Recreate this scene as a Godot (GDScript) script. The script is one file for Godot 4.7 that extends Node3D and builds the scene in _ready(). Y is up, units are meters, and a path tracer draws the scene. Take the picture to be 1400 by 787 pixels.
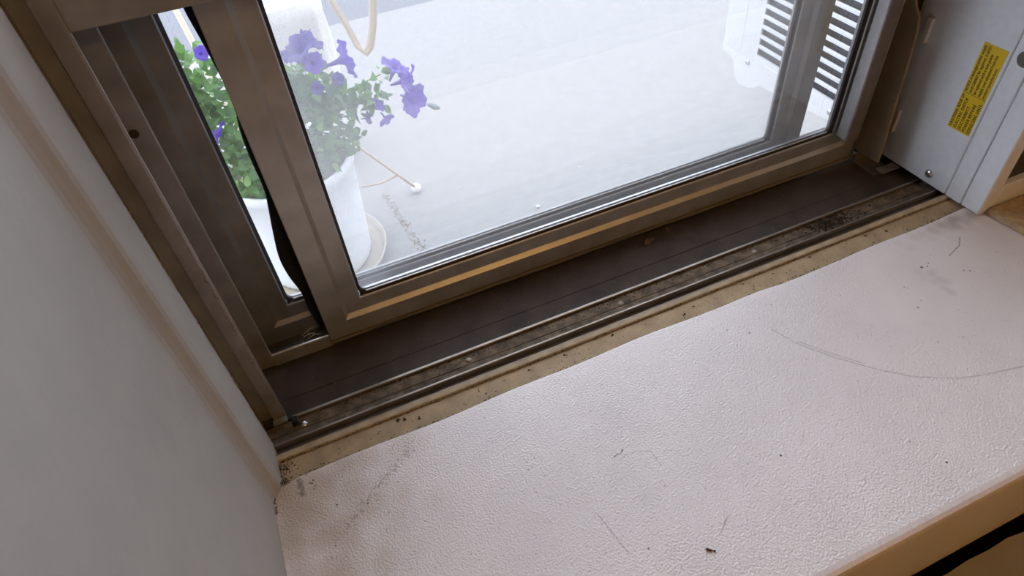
extends Node3D
# A dirty sliding window seen from inside: sill, aluminium tracks, two sashes, a window air conditioner, petunias outside.
# x runs along the window, y is up (0 = top of the sill board), z points into the room (0 = outer edge of the sill board).

var rng := RandomNumberGenerator.new()
var used := {}
var M := {}

# ---------- naming and tagging ----------
func numbered(n: String) -> String:
	if not used.has(n):
		used[n] = 0
		return n
	used[n] += 1
	return "%s_%03d" % [n, used[n]]

func tag(o: Node, label: String, category: String, group := "", kind := "") -> Node:
	if label != "": o.set_meta("label", label)
	if category != "": o.set_meta("category", category)
	if group != "": o.set_meta("group", group)
	if kind != "": o.set_meta("kind", kind)
	return o

func thing(n: String, label: String, category: String, at := Vector3.ZERO, group := "", kind := "") -> Node3D:
	var o := Node3D.new()
	o.name = numbered(n)
	add_child(o, true)
	o.position = at
	tag(o, label, category, group, kind)
	return o

func mesh_node(n: String, mesh: Mesh, m: Material, parent: Node) -> MeshInstance3D:
	var o := MeshInstance3D.new()
	o.mesh = mesh
	o.material_override = m
	o.cast_shadow = GeometryInstance3D.SHADOW_CASTING_SETTING_ON
	o.name = numbered(n) if parent == self else n
	parent.add_child(o, true)
	return o

func obj(n: String, st: SurfaceTool, m: Material, parent: Node = self) -> MeshInstance3D:
	st.generate_normals()
	return mesh_node(n, st.commit(), m, parent)

func begin(smooth := false) -> SurfaceTool:
	var st := SurfaceTool.new()
	st.begin(Mesh.PRIMITIVE_TRIANGLES)
	st.set_smooth_group(0 if smooth else -1)
	return st

# ---------- shapes ----------
func tri(st: SurfaceTool, a: Vector3, b: Vector3, c: Vector3) -> void:
	st.add_vertex(a); st.add_vertex(b); st.add_vertex(c)

func quad(st: SurfaceTool, a: Vector3, b: Vector3, c: Vector3, d: Vector3) -> void:
	tri(st, a, b, c); tri(st, a, c, d)

func tri_out(st: SurfaceTool, a: Vector3, b: Vector3, c: Vector3, mid: Vector3) -> void:
	# clockwise seen from outside
	if (b - a).cross(c - a).dot((a + b + c) / 3.0 - mid) > 0.0:
		tri(st, a, c, b)
	else:
		tri(st, a, b, c)

func quad_out(st: SurfaceTool, a: Vector3, b: Vector3, c: Vector3, d: Vector3, mid: Vector3) -> void:
	tri_out(st, a, b, c, mid); tri_out(st, a, c, d, mid)

func bx(st: SurfaceTool, lo: Vector3, hi: Vector3, bevel := 0.001) -> void:
	var mid := (lo + hi) / 2.0
	var h := (hi - lo) / 2.0
	var v := minf(bevel, minf(h.x, minf(h.y, h.z)) * 0.9)
	var p := {}
	for sx in [-1, 1]:
		for sy in [-1, 1]:
			for sz in [-1, 1]:
				var s := Vector3(sx, sy, sz)
				for ax in 3:
					var q := h - Vector3(v, v, v)
					q[ax] = h[ax]
					p[[sx, sy, sz, ax]] = mid + q * s
	for ax in 3:
		var b := (ax + 1) % 3
		var c := (ax + 2) % 3
		for s in [-1, 1]:
			var k := []
			for t in [[-1, -1], [1, -1], [1, 1], [-1, 1]]:
				var key := [0, 0, 0, ax]
				key[ax] = s; key[b] = t[0]; key[c] = t[1]
				k.append(p[key])
			quad_out(st, k[0], k[1], k[2], k[3], mid)
		for s in [-1, 1]:
			for t in [-1, 1]:   # edge parallel to ax
				var k := []
				for w in [[-1, b], [1, b], [1, c], [-1, c]]:
					var key := [0, 0, 0, w[1]]
					key[ax] = w[0]; key[b] = s; key[c] = t
					k.append(p[key])
				quad_out(st, k[0], k[1], k[2], k[3], mid)
	for sx in [-1, 1]:
		for sy in [-1, 1]:
			for sz in [-1, 1]:
				tri_out(st, p[[sx, sy, sz, 0]], p[[sx, sy, sz, 1]], p[[sx, sy, sz, 2]], mid)

func box(n: String, lo: Vector3, hi: Vector3, m: Material, parent: Node = self, bevel := 0.001) -> MeshInstance3D:
	var st := begin()
	bx(st, lo, hi, bevel)
	return obj(n, st, m, parent)

func newell(p: Array) -> Vector3:
	var n := Vector3.ZERO
	for i in p.size():
		var a: Vector3 = p[i]
		var b: Vector3 = p[(i + 1) % p.size()]
		n += a.cross(b)
	return n

func cap(st: SurfaceTool, p: Array, outward: Vector3) -> void:
	var n := newell(p).normalized()
	var e := (p[1] - p[0]) as Vector3
	var i := 1
	while e.length() < 1e-7:
		i += 1
		e = p[i] - p[0]
	var u := e.normalized()
	var w := n.cross(u)
	var flat := PackedVector2Array()
	for q in p:
		flat.append(Vector2((q - p[0]).dot(u), (q - p[0]).dot(w)))
	var idx := Geometry2D.triangulate_polygon(flat)
	for k in range(0, idx.size(), 3):
		var a: Vector3 = p[idx[k]]
		var b: Vector3 = p[idx[k + 1]]
		var c: Vector3 = p[idx[k + 2]]
		if (b - a).cross(c - a).dot(outward) > 0.0:
			tri(st, a, c, b)
		else:
			tri(st, a, b, c)

func prism(st: SurfaceTool, a: Array, b: Array) -> void:
	# closed loops a and b, joined by sides and closed at both ends
	var along := Vector3.ZERO
	for i in a.size():
		along += b[i] - a[i]
	var same := newell(a).dot(along) > 0.0
	for i in a.size():
		var j := (i + 1) % a.size()
		if same:
			quad(st, a[i], b[i], b[j], a[j])
		else:
			quad(st, a[i], a[j], b[j], b[i])
	cap(st, a, -along)
	cap(st, b, along)

func extrude_x(st: SurfaceTool, zy: Array, x0: float, x1: float) -> void:
	var a := []
	var b := []
	for q in zy:
		a.append(Vector3(x0, q[1], q[0])); b.append(Vector3(x1, q[1], q[0]))
	prism(st, a, b)

func extrude_y(st: SurfaceTool, xz: Array, y0: float, y1: float) -> void:
	var a := []
	var b := []
	for q in xz:
		a.append(Vector3(q[0], y0, q[1])); b.append(Vector3(q[0], y1, q[1]))
	prism(st, a, b)

func member(st: SurfaceTool, o: Vector3, along: Vector3, inward: Vector3, length: float, profile: Array) -> void:
	# one mitred side of a sash: profile is (distance inward, depth along z)
	var a := []
	var b := []
	for q in profile:
		var base: Vector3 = o + inward * q[0] + Vector3(0, 0, q[1])
		a.append(base + along * q[0])
		b.append(base + along * (length - q[0]))
	prism(st, a, b)

func grid(st: SurfaceTool, rows: Array, close := false) -> void:
	# rows of points, quads between; the caller orders rows so that front faces come out clockwise
	for i in rows.size() - 1:
		var n: int = rows[i].size()
		for j in (n if close else n - 1):
			var k := (j + 1) % n
			quad(st, rows[i][j], rows[i][k], rows[i + 1][k], rows[i + 1][j])

func frame_of(dir: Vector3) -> Basis:
	var y := dir.normalized()
	var x := y.cross(Vector3(0.31, 0.2, 0.93)).normalized()
	return Basis(x, y, x.cross(y))

func lathe(st: SurfaceTool, profile: Array, origin: Vector3, axis := Vector3.UP, n := 24) -> void:
	# profile: (radius, height) from the bottom outwards and up
	var f := frame_of(axis)
	var rows := []
	for q in profile:
		var r := []
		for j in n:
			var t := TAU * j / n
			r.append(origin + f * Vector3(cos(t) * q[0], q[1], sin(t) * q[0]))
		rows.append(r)
	for i in rows.size() - 1:
		for j in n:
			var k := (j + 1) % n
			if profile[i][0] > 1e-6:
				tri(st, rows[i][j], rows[i][k], rows[i + 1][k])
			if profile[i + 1][0] > 1e-6:
				tri(st, rows[i][j], rows[i + 1][k], rows[i + 1][j])

func tube(st: SurfaceTool, pts: Array, r0: float, r1: float, n := 8) -> void:
	var rows := []
	for i in pts.size():
		var d: Vector3 = (pts[mini(i + 1, pts.size() - 1)] - pts[maxi(i - 1, 0)])
		var f := frame_of(d)
		var rr := lerpf(r0, r1, float(i) / (pts.size() - 1))
		var r := []
		for j in n:
			var t := TAU * j / n
			r.append(pts[i] + f * Vector3(cos(t) * rr, 0, sin(t) * rr))
		rows.append(r)
	grid(st, rows, true)
	for j in n:
		var k := (j + 1) % n
		tri(st, pts[0], rows[0][k], rows[0][j])
		tri(st, pts[-1], rows[-1][j], rows[-1][k])

func crumb(st: SurfaceTool, c: Vector3, r: float) -> void:
	# a small lopsided lump of eight faces
	var f := Basis.from_euler(Vector3(rng.randf() * TAU, rng.randf() * TAU, rng.randf() * TAU))
	var p := []
	for d in [Vector3.RIGHT, Vector3.LEFT, Vector3.UP, Vector3.DOWN, Vector3.BACK, Vector3.FORWARD]:
		p.append(c + (f * d) * r * rng.randf_range(0.5, 1.3))
	for a in [0, 1]:
		for b in [2, 3]:
			for e in [4, 5]:
				tri_out(st, p[a], p[b], p[e], c)

# ---------- materials ----------
func lin(r: float, g: float, b: float) -> Color:
	return Color(r, g, b).linear_to_srgb()

func noise_tex(c: Color, amount: float, freq: float, sd: int, size := 512, tint := Color(1, 1, 1)) -> NoiseTexture2D:
	var t := NoiseTexture2D.new()
	t.width = size; t.height = size; t.seamless = true
	var n := FastNoiseLite.new()
	n.seed = sd; n.frequency = freq; n.fractal_octaves = 5
	t.noise = n
	var g := Gradient.new()
	g.set_color(0, Color(c.r * (1.0 - amount) * tint.r, c.g * (1.0 - amount) * tint.g, c.b * (1.0 - amount) * tint.b))
	g.set_color(1, Color(minf(1, c.r * (1.0 + amount)), minf(1, c.g * (1.0 + amount)), minf(1, c.b * (1.0 + amount))))
	t.color_ramp = g
	return t

func height_tex(freq: float, sd: int, size := 512, octaves := 4) -> NoiseTexture2D:
	var t := NoiseTexture2D.new()
	t.width = size; t.height = size; t.seamless = true
	var n := FastNoiseLite.new()
	n.seed = sd; n.frequency = freq; n.fractal_octaves = octaves
	t.noise = n
	return t

func mat(c: Color, rough: float, metal := 0.0, amount := 0.0, scale := 6.0, freq := 0.02, sd := 1, bump := 0.0, bump_tex: Texture2D = null) -> StandardMaterial3D:
	var m := StandardMaterial3D.new()
	m.roughness = rough
	m.metallic = metal
	if amount > 0.0:
		m.albedo_texture = noise_tex(c, amount, freq, sd)
		m.uv1_triplanar = true
		m.uv1_world_triplanar = true
		m.uv1_scale = Vector3.ONE * scale
	else:
		m.albedo_color = c
	if bump > 0.0:
		m.heightmap_enabled = true
		m.heightmap_texture = bump_tex
		m.heightmap_scale = bump
		m.uv1_triplanar = true
		m.uv1_world_triplanar = true
		m.uv1_scale = Vector3.ONE * scale
	return m

func make_materials() -> void:
	var fine := height_tex(0.05, 5)
	var stipple := height_tex(0.028, 9, 512, 3)
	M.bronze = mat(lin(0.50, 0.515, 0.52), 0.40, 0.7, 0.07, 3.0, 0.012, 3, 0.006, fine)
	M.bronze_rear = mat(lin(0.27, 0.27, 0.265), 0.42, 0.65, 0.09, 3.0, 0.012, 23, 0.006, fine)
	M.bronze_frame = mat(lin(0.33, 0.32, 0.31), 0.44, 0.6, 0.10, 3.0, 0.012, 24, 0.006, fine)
	M.bronze_dark = mat(lin(0.15, 0.13, 0.115), 0.5, 0.2, 0.10, 5.0, 0.015, 4, 0.006, fine)
	M.alu = mat(lin(0.24, 0.22, 0.195), 0.33, 0.65, 0.12, 4.0, 0.012, 6, 0.006, fine)
	M.alu_bright = mat(lin(0.55, 0.56, 0.58), 0.3, 0.7, 0.04, 7.0, 0.03, 7)
	M.track_floor = mat(lin(0.040, 0.027, 0.020), 0.8, 0.0, 0.22, 3.5, 0.012, 8, 0.012, fine)
	M.dirt_floor = mat(lin(0.115, 0.083, 0.05), 0.85, 0.0, 0.35, 5.0, 0.02, 11, 0.025, fine)
	M.strip_paint = mat(lin(0.37, 0.275, 0.16), 0.7, 0.0, 0.10, 4.0, 0.015, 12, 0.015, fine)
	M.lip_paint = mat(lin(0.42, 0.345, 0.235), 0.5, 0.0, 0.12, 4.0, 0.015, 26)
	M.sealant = mat(lin(0.17, 0.145, 0.105), 0.85)
	M.dirt = mat(lin(0.035, 0.027, 0.02), 0.95)
	M.grit = mat(lin(0.22, 0.16, 0.09), 0.95)
	M.lint = mat(lin(0.6, 0.58, 0.54), 0.9)
	M.wall = mat(lin(0.375, 0.365, 0.34), 0.72, 0.0, 0.02, 2.0, 0.01, 14, 0.03, stipple)
	M.wall.uv1_scale = Vector3.ONE * 3.0
	M.room = mat(lin(0.5, 0.42, 0.32), 0.9)
	M.floor = mat(lin(0.22, 0.14, 0.08), 0.6)
	M.rubber = mat(lin(0.012, 0.012, 0.013), 0.75)
	M.foam = mat(lin(0.010, 0.010, 0.011), 0.95, 0.0, 0.4, 12.0, 0.08, 15, 0.1, fine)
	M.black = mat(lin(0.008, 0.008, 0.008), 0.9)
	M.ac = mat(lin(0.76, 0.80, 0.84), 0.33, 0.0, 0.02, 4.0, 0.03, 16)
	M.ac_front = mat(lin(0.60, 0.55, 0.46), 0.5)
	M.ac_grey = mat(lin(0.14, 0.13, 0.12), 0.6)
	M.ac_white = mat(lin(0.63, 0.63, 0.62), 0.45)
	M.slot_dark = mat(lin(0.03, 0.034, 0.04), 0.6)
	M.yellow = mat(lin(0.75, 0.52, 0.008), 0.55)
	M.ink = mat(lin(0.012, 0.011, 0.01), 0.7)
	M.steel = mat(lin(0.6, 0.6, 0.62), 0.22, 0.9)
	M.steel_dirty = mat(lin(0.30, 0.26, 0.2), 0.5, 0.6)
	M.card = mat(lin(0.20, 0.15, 0.095), 0.85, 0.0, 0.08, 3.0, 0.012, 17)
	M.board = mat(lin(0.42, 0.30, 0.16), 0.7, 0.0, 0.12, 6.0, 0.03, 18)
	M.concrete = mat(lin(0.250, 0.243, 0.230), 0.9, 0.0, 0.035, 1.3, 0.03, 19, 0.05, fine)
	M.asphalt = mat(lin(0.14, 0.143, 0.155), 0.95, 0.0, 0.2, 2.0, 0.08, 20)
	M.house = mat(lin(0.6, 0.58, 0.55), 0.9)
	M.pot = mat(lin(0.70, 0.72, 0.73), 0.35)
	M.saucer = mat(lin(0.45, 0.40, 0.32), 0.6)
	M.soil = mat(lin(0.05, 0.035, 0.025), 0.95)
	M.mat_white = mat(lin(0.50, 0.51, 0.54), 0.5)
	M.stick = mat(lin(0.45, 0.36, 0.27), 0.8)
	M.ball = mat(lin(0.8, 0.78, 0.74), 0.5)
	M.cloth = mat(lin(0.72, 0.69, 0.66), 0.9)
	M.rope = mat(lin(0.58, 0.48, 0.36), 0.9)
	M.insect = mat(lin(0.10, 0.03, 0.012), 0.6)
	M.dried = mat(lin(0.12, 0.07, 0.038), 0.85)
	var greens := [lin(0.040, 0.105, 0.032), lin(0.075, 0.17, 0.05), lin(0.024, 0.066, 0.028), lin(0.14, 0.25, 0.08)]
	M.leaf = []
	for g in greens:
		var m := mat(g, 0.55)
		m.backlight_enabled = true
		m.backlight = Color(0.35, 0.5, 0.2)
		M.leaf.append(m)
	M.stem = mat(lin(0.2, 0.32, 0.12), 0.6)
	M.petal = []
	for g in [lin(0.035, 0.016, 0.16), lin(0.085, 0.045, 0.30), lin(0.16, 0.09, 0.40)]:
		var m := mat(g, 0.6)
		m.backlight_enabled = true
		m.backlight = Color(0.3, 0.2, 0.6)
		M.petal.append(m)
	M.plaster = mat(lin(0.20, 0.12, 0.07), 0.95)
	M.bud = mat(lin(0.2, 0.24, 0.26), 0.7)
	var gl := StandardMaterial3D.new()
	gl.transparency = BaseMaterial3D.TRANSPARENCY_ALPHA
	gl.albedo_color = Color(0.95, 0.98, 1.0, 0.04)
	gl.roughness = 0.02
	M.glass = gl

func dust_material(base: float, edge: float, sd: int, fall: float) -> StandardMaterial3D:
	# dry dust on the pane: alpha from noise, thicker towards the stile (u = 0) and along the bottom (v = 1)
	var w := 512
	var h := 288
	var n1 := FastNoiseLite.new()
	n1.seed = sd; n1.frequency = 0.012; n1.fractal_octaves = 4
	var n2 := FastNoiseLite.new()
	n2.seed = sd + 1; n2.frequency = 0.45; n2.fractal_octaves = 2
	var im := Image.create(w, h, false, Image.FORMAT_RGBA8)
	for y in h:
		for x in w:
			var u := float(x) / w
			var v := float(y) / h
			var a := base * (1.0 + 0.35 * n1.get_noise_2d(x, y)) + 0.10 * maxf(0.0, n2.get_noise_2d(x, y))
			a += edge * (0.55 * exp(-u * fall) + 0.6 * exp(-u * 26.0)) * (0.75 + 0.5 * n1.get_noise_2d(x * 3 + 90, y))
			if edge == 0.0:
				a *= smoothstep(0.0, 0.22, u) * 0.85 + 0.15
			a += edge * 0.10 * exp(-(1.0 - v) * 16.0)
			im.set_pixel(x, y, Color(0.86, 0.88, 0.9, clampf(a, 0.0, 0.85)))
	var m := StandardMaterial3D.new()
	m.transparency = BaseMaterial3D.TRANSPARENCY_ALPHA
	m.albedo_texture = ImageTexture.create_from_image(im)
	m.texture_repeat = false
	m.roughness = 0.95
	m.backlight_enabled = true
	m.backlight = Color(1, 1, 1)
	m.cull_mode = BaseMaterial3D.CULL_DISABLED
	return m

func uv_rect(n: String, lo: Vector3, hi: Vector3, z: float, m: Material, parent: Node) -> MeshInstance3D:
	var st := begin()
	var p := [Vector3(lo.x, hi.y, z), Vector3(hi.x, hi.y, z), Vector3(hi.x, lo.y, z), Vector3(lo.x, lo.y, z)]
	var t := [Vector2(0, 0), Vector2(1, 0), Vector2(1, 1), Vector2(0, 1)]
	for i in [0, 1, 2, 0, 2, 3]:
		st.set_uv(t[i])
		st.add_vertex(p[i])
	return obj(n, st, m, parent)

# ---------- builders ----------
const SASH := [[0.0, -0.020], [0.0, -0.0008], [0.0008, 0.0], [0.0252, 0.0], [0.0258, -0.0005], [0.0296, -0.0042], [0.0302, -0.0046], [0.0485, -0.0046], [0.0498, -0.0060], [0.0500, -0.0085], [0.0500, -0.020]]

func sash(n: String, label: String, x0: float, x1: float, y0: float, y1: float, zf: float, dust: Material, metal: Material) -> Node3D:
	var t := thing(n, label, "window sash", Vector3.ZERO, "sliding sashes of the window")
	var s := begin()
	member(s, Vector3(x0, y0, zf), Vector3.UP, Vector3.RIGHT, y1 - y0, SASH)
	obj("stile", s, metal, t)
	s = begin()
	member(s, Vector3(x1, y0, zf), Vector3.UP, Vector3.LEFT, y1 - y0, SASH)
	obj("stile", s, metal, t)
	s = begin()
	member(s, Vector3(x0, y0, zf), Vector3.RIGHT, Vector3.UP, x1 - x0, SASH)
	obj("bottom_rail", s, metal, t)
	s = begin()
	member(s, Vector3(x0, y1, zf), Vector3.RIGHT, Vector3.DOWN, x1 - x0, SASH)
	obj("top_rail", s, metal, t)
	var lo := Vector3(x0 + 0.050, y0 + 0.050, 0)
	var hi := Vector3(x1 - 0.050, y1 - 0.050, 0)
	# rounded black gasket round the pane
	var g := begin()
	var ring_out := []
	var ring_in := []
	for c in [[lo.x, lo.y, PI], [hi.x, lo.y, 1.5 * PI], [hi.x, hi.y, 0.0], [lo.x, hi.y, 0.5 * PI]]:
		var cx: float = c[0] + (0.012 if c[0] == lo.x else -0.012)
		var cy: float = c[1] + (0.012 if c[1] == lo.y else -0.012)
		for k in 7:
			var a: float = c[2] + k / 6.0 * PI / 2
			ring_in.append(Vector3(cx + cos(a) * 0.0088, cy + sin(a) * 0.0088, zf - 0.0095))
			var q := Vector3(cx + cos(a) * 0.0122, cy + sin(a) * 0.0122, zf - 0.0062)
			if k == 3:
				q = Vector3(c[0], c[1], zf - 0.0062)
			ring_out.append(q)
	for i in ring_in.size():
		var j := (i + 1) % ring_in.size()
		quad(g, ring_out[i], ring_in[i], ring_in[j], ring_out[j])
		quad(g, ring_in[i], ring_in[i] - Vector3(0, 0, 0.004), ring_in[j] - Vector3(0, 0, 0.004), ring_in[j])
		quad(g, ring_out[i] - Vector3(0, 0, 0.0075), ring_out[j] - Vector3(0, 0, 0.0075), ring_in[j] - Vector3(0, 0, 0.004), ring_in[i] - Vector3(0, 0, 0.004))
	obj("gasket", g, M.rubber, t)
	box("glazing_bead", Vector3(lo.x + 0.0090, lo.y + 0.0026, zf - 0.0094), Vector3(hi.x - 0.0090, lo.y + 0.0042, zf - 0.0074), metal, t, 0.0005)
	box("pane", Vector3(lo.x - 0.001, lo.y - 0.001, zf - 0.0128), Vector3(hi.x + 0.001, hi.y + 0.001, zf - 0.0098), M.glass, t, 0.0003)
	if dust:
		tag(uv_rect("dust_film", lo + Vector3(0.003, 0.003, 0), hi - Vector3(0.003, 0.003, 0), zf - 0.0136, dust, t), "dry dust and fine spots on the outside of the pane", "")
	return t

func screw_head(n: String, at: Vector3, axis: Vector3, r: float, m: Material, parent: Node) -> void:
	var s := begin(true)
	lathe(s, [[r, 0.0], [r * 1.02, r * 0.12], [r * 0.88, r * 0.42], [r * 0.55, r * 0.62], [r * 0.2, r * 0.70], [0.0, r * 0.70]], at, axis, 18)
	obj(n, s, m, parent)

func leaf_mesh(sd: int) -> ArrayMesh:
	# an ovate leaf along +y, folded at the midrib and curling at the tip; 1 unit long
	var r := RandomNumberGenerator.new()
	r.seed = sd
	var st := begin(true)
	var curl := r.randf_range(0.15, 0.5)
	var fold := r.randf_range(0.15, 0.4)
	var rows := []
	for i in 6:
		var v := i / 5.0
		var w := 0.30 * sin(PI * pow(v, 0.8)) + (0.02 if i == 0 else 0.0)
		var y := v
		var z := -curl * v * v
		rows.append([Vector3(-w, y, z + w * fold), Vector3(0, y, z), Vector3(w, y, z + w * fold)])
	grid(st, rows)
	st.generate_normals()
	return st.commit()

func flower_mesh(sd: int) -> ArrayMesh:
	# a petunia trumpet opening along +y, rim radius 1, five ruffled lobes
	var r := RandomNumberGenerator.new()
	r.seed = sd
	var ph := r.randf() * TAU
	var st := begin(true)
	var rows := []
	var prof := [[0.07, -1.25], [0.11, -0.9], [0.15, -0.6], [0.24, -0.35], [0.45, -0.14], [0.75, -0.02], [0.95, 0.0], [1.02, -0.06]]
	var n := 40
	for i in prof.size():
		var row := []
		for j in n:
			var t := TAU * j / n
			var k := clampf((prof[i][0] - 0.2) / 0.8, 0.0, 1.0)
			var lobe := 1.0 + k * (0.08 * cos(5.0 * t + ph) + 0.05 * cos(11.0 * t + ph * 2.0))
			var wave := k * (0.10 * sin(5.0 * t + ph * 1.7) + 0.07 * sin(13.0 * t + ph))
			row.append(Vector3(cos(t) * prof[i][0] * lobe, prof[i][1] + wave, sin(t) * prof[i][0] * lobe))
		rows.append(row)
	grid(st, rows, true)
	st.generate_normals()
	return st.commit()

func _ready() -> void:
	rng.seed = 20240611
	# ----- camera -----
	var cam := Camera3D.new()
	cam.name = "camera"
	add_child(cam)
	cam.keep_aspect = Camera3D.KEEP_HEIGHT
	cam.fov = rad_to_deg(2.0 * atan(393.5 / 898.88))
	cam.near = 0.02
	cam.transform = Transform3D(Basis(Vector3(0.91529359, -0.07601601, 0.39554924), Vector3(0.33096403, 0.70163772, -0.63100501), Vector3(-0.22956578, 0.70846742, 0.66736307)), Vector3(0.1385, 0.6, 0.4185))
	cam.current = true
	# ----- sky: even bright overcast -----
	var we := WorldEnvironment.new()
	we.name = "environment"
	var env := Environment.new()
	var sky := Sky.new()
	var sm := ProceduralSkyMaterial.new()
	sm.sky_top_color = Color(0.885, 0.92, 0.985)
	sm.sky_horizon_color = Color(0.87, 0.905, 0.97)
	sm.ground_horizon_color = Color(0.7, 0.72, 0.75)
	sm.ground_bottom_color = Color(0.6, 0.62, 0.64)
	sm.sky_energy_multiplier = 1.0
	sm.sun_angle_max = 0.0
	sky.sky_material = sm
	env.background_mode = Environment.BG_SKY
	env.sky = sky
	env.background_energy_multiplier = 1.0
	env.tonemap_mode = Environment.TONE_MAPPER_LINEAR
	env.tonemap_exposure = 5.5
	env.sdfgi_enabled = true
	env.ssao_enabled = true
	env.ssil_enabled = true
	we.environment = env
	add_child(we)
	# ----- the room's ceiling lamp, warm, behind the camera -----
	make_materials()
	build_lamp(Vector3(1.0, 1.62, 2.4), 0.152)

	build_setting()
	build_window()
	build_air_conditioner()
	build_small_things()
	build_outside()

func build_lamp(at: Vector3, energy: float) -> void:
	var t := thing("ceiling_lamp", "warm glass globe ceiling lamp in the room behind the view", "lamp", at)
	var s := begin(true)
	lathe(s, [[0.0, 0.14], [0.06, 0.139], [0.065, 0.115], [0.03, 0.10], [0.03, 0.06]], Vector3.ZERO, Vector3.UP, 24)
	obj("base", s, M.ac_white, t)
	var gm := StandardMaterial3D.new()
	gm.albedo_color = Color(1, 0.9, 0.75)
	gm.emission_enabled = true
	gm.emission = Color(1.0, 0.78, 0.46)
	gm.emission_energy_multiplier = 2.0
	var b := SphereMesh.new()
	b.radius = 0.07; b.height = 0.14
	mesh_node("bulb", b, gm, t)
	var l := OmniLight3D.new()
	l.name = "lamp_light"
	l.light_color = Color(1.0, 0.55, 0.16).linear_to_srgb()
	l.light_energy = energy
	l.omni_range = 12.0
	l.omni_attenuation = 2.0
	l.light_size = 0.07
	l.shadow_enabled = true
	t.add_child(l)

# sill board paint: specks, scratches and smudges at fixed places on the board
func sill_material() -> StandardMaterial3D:
	var w := 2048
	var h := 420
	var im := Image.create(w, h, false, Image.FORMAT_RGB8)
	var base := lin(0.76, 0.725, 0.72)
	var n := FastNoiseLite.new()
	n.seed = 77; n.frequency = 0.006; n.fractal_octaves = 4
	for y in h:
		for x in w:
			var k := 1.0 + 0.03 * n.get_noise_2d(x, y)
			im.set_pixel(x, y, Color(base.r * k, base.g * k, base.b * k))
	var px := w / 1.46
	var dot := func(X: float, Z: float, r: float, c: Color, a: float) -> void:
		var cx: float = X * px
		var cy: float = Z * px
		var R: float = r * px
		for yy in range(int(cy - R - 1), int(cy + R + 2)):
			for xx in range(int(cx - R - 1), int(cx + R + 2)):
				if xx < 0 or yy < 0 or xx >= w or yy >= h: continue
				var d := Vector2(xx + 0.5 - cx, yy + 0.5 - cy).length() / maxf(R, 0.6)
				if d < 1.0:
					var k: float = a * clampf((1.0 - d) * 2.0, 0.0, 1.0)
					im.set_pixel(xx, yy, im.get_pixel(xx, yy).lerp(c, k))
	var line := func(pts: Array, r: float, c: Color, a: float) -> void:
		for i in pts.size() - 1:
			var p := Vector2(pts[i][0], pts[i][1])
			var q := Vector2(pts[i + 1][0], pts[i + 1][1])
			var m := int(p.distance_to(q) * px / 1.2) + 1
			for k in m:
				var s := p.lerp(q, float(k) / m)
				dot.call(s.x, s.y, r, c, a * rng.randf_range(0.3, 1.0))
	var grey := Color(0.42, 0.42, 0.43)
	var dark := Color(0.14, 0.12, 0.11)
	# long curved scuff at the right
	line.call([[0.576, 0.057], [0.587, 0.087], [0.609, 0.120], [0.638, 0.154], [0.664, 0.178], [0.703, 0.200], [0.733, 0.209], [0.775, 0.218], [0.83, 0.221]], 0.0010, grey, 0.35)
	line.call([[0.590, 0.085], [0.612, 0.117], [0.632, 0.142]], 0.0008, grey, 0.5)
	# smudge and dots by the left corner
	for k in 60:
		var v := rng.randf()
		dot.call(0.028 + rng.randfn(0, 0.0014), 0.004 + v * 0.021, 0.0022, Color(0.36, 0.37, 0.36), 0.22)
	for p in [[0.038, 0.014, 0.0014], [0.0415, 0.0125, 0.0013], [0.0400, 0.0155, 0.0014], [0.0425, 0.0200, 0.0011], [0.0405, 0.0225, 0.001], [0.058, 0.050, 0.0012], [0.087, 0.062, 0.001]]:
		dot.call(p[0], p[1], p[2], dark, 0.9)
	# dusty diagonal trail
	for k in 260:
		var v := rng.randf()
		var q := Vector2(0.150, 0.016).lerp(Vector2(0.060, 0.078), v)
		dot.call(q.x + rng.randfn(0, 0.004), q.y + rng.randfn(0, 0.003), rng.randf_range(0.0004, 0.0011), Color(0.3, 0.27, 0.23), rng.randf_range(0.15, 0.55))
	line.call([[0.049, 0.087], [0.062, 0.075], [0.075, 0.09]], 0.0006, grey, 0.3)
	# crack, scratches
	line.call([[0.329, 0.1235], [0.334, 0.121], [0.337, 0.1225], [0.342, 0.119]], 0.0007, dark, 0.9)
	line.call([[0.335, 0.128], [0.341, 0.126], [0.353, 0.127], [0.366, 0.133]], 0.0006, grey, 0.6)
	line.call([[0.285, 0.167], [0.293, 0.215]], 0.0007, grey, 0.55)
	line.call([[0.366, 0.133], [0.367, 0.152]], 0.0006, grey, 0.5)
	line.call([[0.846, 0.058], [0.872, 0.050], [0.886, 0.038]], 0.0009, dark, 0.5)
	line.call([[0.38, 0.232], [0.395, 0.222]], 0.0012, grey, 0.3)
	for p in [[0.801, 0.058, 0.0022], [0.808, 0.060, 0.0013], [0.814, 0.056, 0.001], [0.745, 0.106, 0.0013], [0.478, 0.193, 0.0014], [0.613, 0.267, 0.0014], [0.600, 0.235, 0.001], [0.550, 0.050, 0.0013], [0.53, 0.035, 0.001], [0.84, 0.085, 0.001], [0.846, 0.089, 0.0012]]:
		dot.call(p[0], p[1], p[2], dark, 0.85)
	for k in 40:
		dot.call(0.80 + rng.randfn(0, 0.006), 0.088 + rng.randfn(0, 0.012), 0.006, grey, 0.02)
	# faint brown tint under the air conditioner's edge
	for k in 120:
		dot.call(0.91 + rng.randfn(0, 0.03), 0.006 + absf(rng.randfn(0, 0.012)), 0.008, Color(0.45, 0.38, 0.3), 0.035)
	for k in 260:  # warm, dimmer light towards the left corner, painted into the board's colour
		dot.call(absf(rng.randfn(0, 0.06)), absf(rng.randfn(0, 0.10)), 0.016, Color(0.66, 0.56, 0.44), 0.05)
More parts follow.
